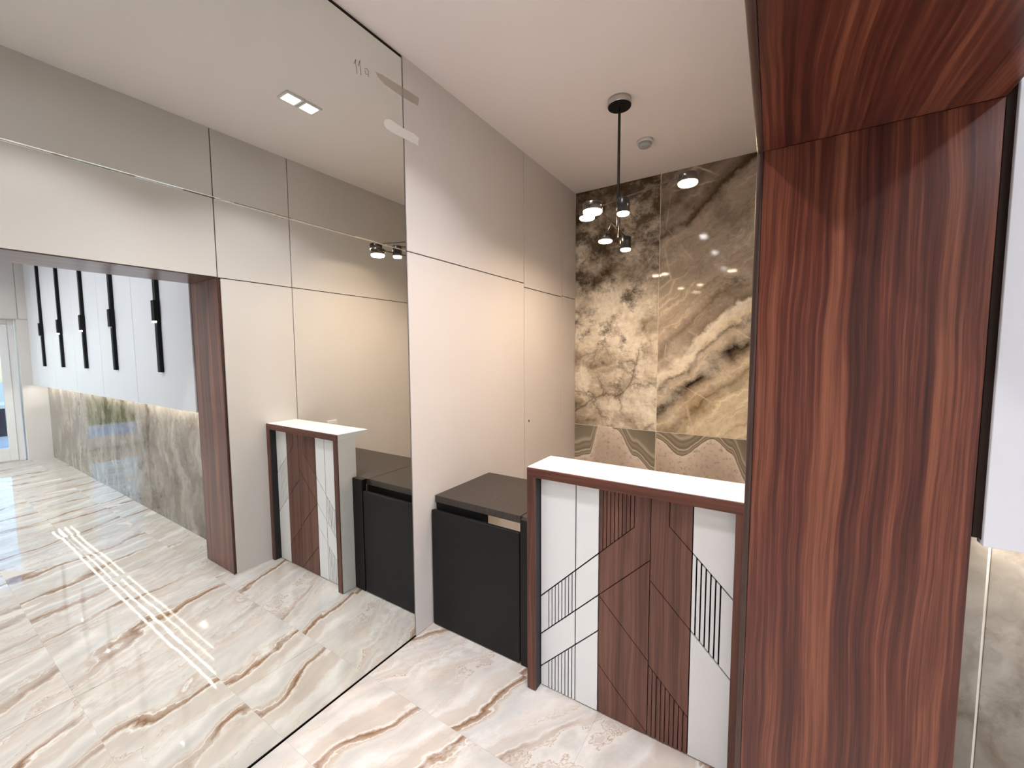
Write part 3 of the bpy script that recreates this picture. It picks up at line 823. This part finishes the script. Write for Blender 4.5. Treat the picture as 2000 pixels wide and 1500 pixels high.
# ================================================================== DESK, FLAP and GATE
dk_ = thing('desk', 'black desk with a wide worktop behind the reception counter', 'desk', (1.15, 2.1, 0))
part('worktop', MB().bevelbox(0.612, 1.634, 1.867, 2.425, 0.745, 0.786, 0.002), M['worktop'], dk_, 'black-brown worktop')
part('side_panel', MB().bevelbox(0.628, 0.730, 1.826, 1.866, 0.002, 0.786, 0.002), M['black'], dk_)
part('side_panel', MB().bevelbox(0.612, 0.632, 1.868, 2.40, 0.002, 0.744, 0.002), M['black'], dk_)
part('front_panel', MB().bevelbox(0.735, 1.634, 1.868, 1.886, 0.002, 0.744, 0.002), M['black'], dk_)
fl_ = thing('counter_flap', 'black worktop flap bridging the gap between the beige wall and the desk', 'flap', (0.3, 2.1, 0.74))
part('flap_board', MB().bevelbox(0.001, 0.6075, 1.868, 2.425, 0.745, 0.786, 0.002), M['worktop'], fl_)
part('support_rail', MB().bevelbox(0.001, 0.345, 1.880, 1.940, 0.655, 0.7448, 0.002), M['black'], fl_, 'black support rail')
gt = thing('gate', 'black swing gate panel below the worktop flap, beside the beige wall', 'gate', (0.3, 1.84, 0))
def rounded_panel(x0, x1, y0, y1, z0, z1, r):
    m = MB(); n = 6; ring = []
    for cx, cz, a0 in ((x1 - r, z1 - r, 0), (x0 + r, z1 - r, 90), (x0 + r, z0 + r, 180), (x1 - r, z0 + r, 270)):
        for k in range(n + 1):
            a = math.radians(a0 + 90 * k / n); ring.append((cx + r * math.cos(a), cz + r * math.sin(a)))
    b = 0.003
    ins = inset(ring, b); N_ = len(ring)
    vs = [(x, y0, z) for x, z in ins] + [(x, y0 + b, z) for x, z in ring] + [(x, y1 - b, z) for x, z in ring] + [(x, y1, z) for x, z in ins]
    fs = [tuple(range(N_)), tuple(range(4 * N_ - 1, 3 * N_ - 1, -1))]
    for L in range(3):
        fs += [(L * N_ + i, (L + 1) * N_ + i, (L + 1) * N_ + (i + 1) % N_, L * N_ + (i + 1) % N_) for i in range(N_)]
    m.add(vs, fs)
    return m
part('gate_panel', rounded_panel(0.008, 0.622, 1.828, 1.850, 0.004, 0.712, 0.010), M['black'], gt)
for hz in (0.10, 0.56):
    part('hinge', MB().tube((0.012, 1.856, hz), (0.012, 1.856, hz + 0.07), 0.007), M['gun_metal'], gt)

# ---- socket on the partition behind the counter
so = thing('wall_socket', 'white wall socket on the beige partition just above the desk', 'socket', (W, 2.29, 1.0))
part('plate', MB().bevelbox(W - 0.010, W, 2.235, 2.335, 0.965, 1.045, 0.002), M['plastic'], so)
part('insert', MB().bevelbox(W - 0.013, W - 0.0095, 2.255, 2.315, 0.980, 1.030, 0.001), M['plastic'], so)

# ================================================================== OUTSIDE THE FAR DOOR
rh = random.Random(5)
def hedge(x0, x1, y0, y1, h, n):
    m = MB()
    for _ in range(n):
        c = Vector((rh.uniform(x0, x1), rh.uniform(y0, y1), h * (rh.random() ** 0.7)))
        d = Vector((rh.gauss(0, 1), rh.gauss(0, 1), rh.gauss(0.4, 1))).normalized()
        s = d.cross(Vector((rh.gauss(0, 1), rh.gauss(0, 1), rh.gauss(0, 1)))).normalized()
        L_, w_ = rh.uniform(0.05, 0.10), rh.uniform(0.02, 0.035)
        m.add([c, c + d * L_ * 0.5 + s * w_, c + d * L_, c + d * L_ * 0.5 - s * w_], [(0, 1, 2, 3)])
    return m
hg = thing('hedge', 'low green hedge beyond the paving outside the far glazed door', 'hedge', (12.3, -1.5, 0))
lv = part('foliage', hedge(11.9, 12.7, -7.0, 0.95, 0.85, 9000), M['leaf'], hg); lv['kind'] = 'stuff'
part('branches', MB().box(12.0, 12.6, -7.0, 0.9, -0.02, 0.55), M['leaf'], hg)
pl_ = thing('planter_box', 'dark planter box with pale rim outside the far glazed door', 'planter', (12.0, 2.2, 0))
part('body', MB().bevelbox(11.7, 12.4, 1.10, 3.6, -0.02, 0.56, 0.01), M['planter'], pl_)
part('rim', MB().bevelbox(11.64, 12.46, 1.04, 3.66, 0.56, 0.64, 0.01), M['coping'], pl_)
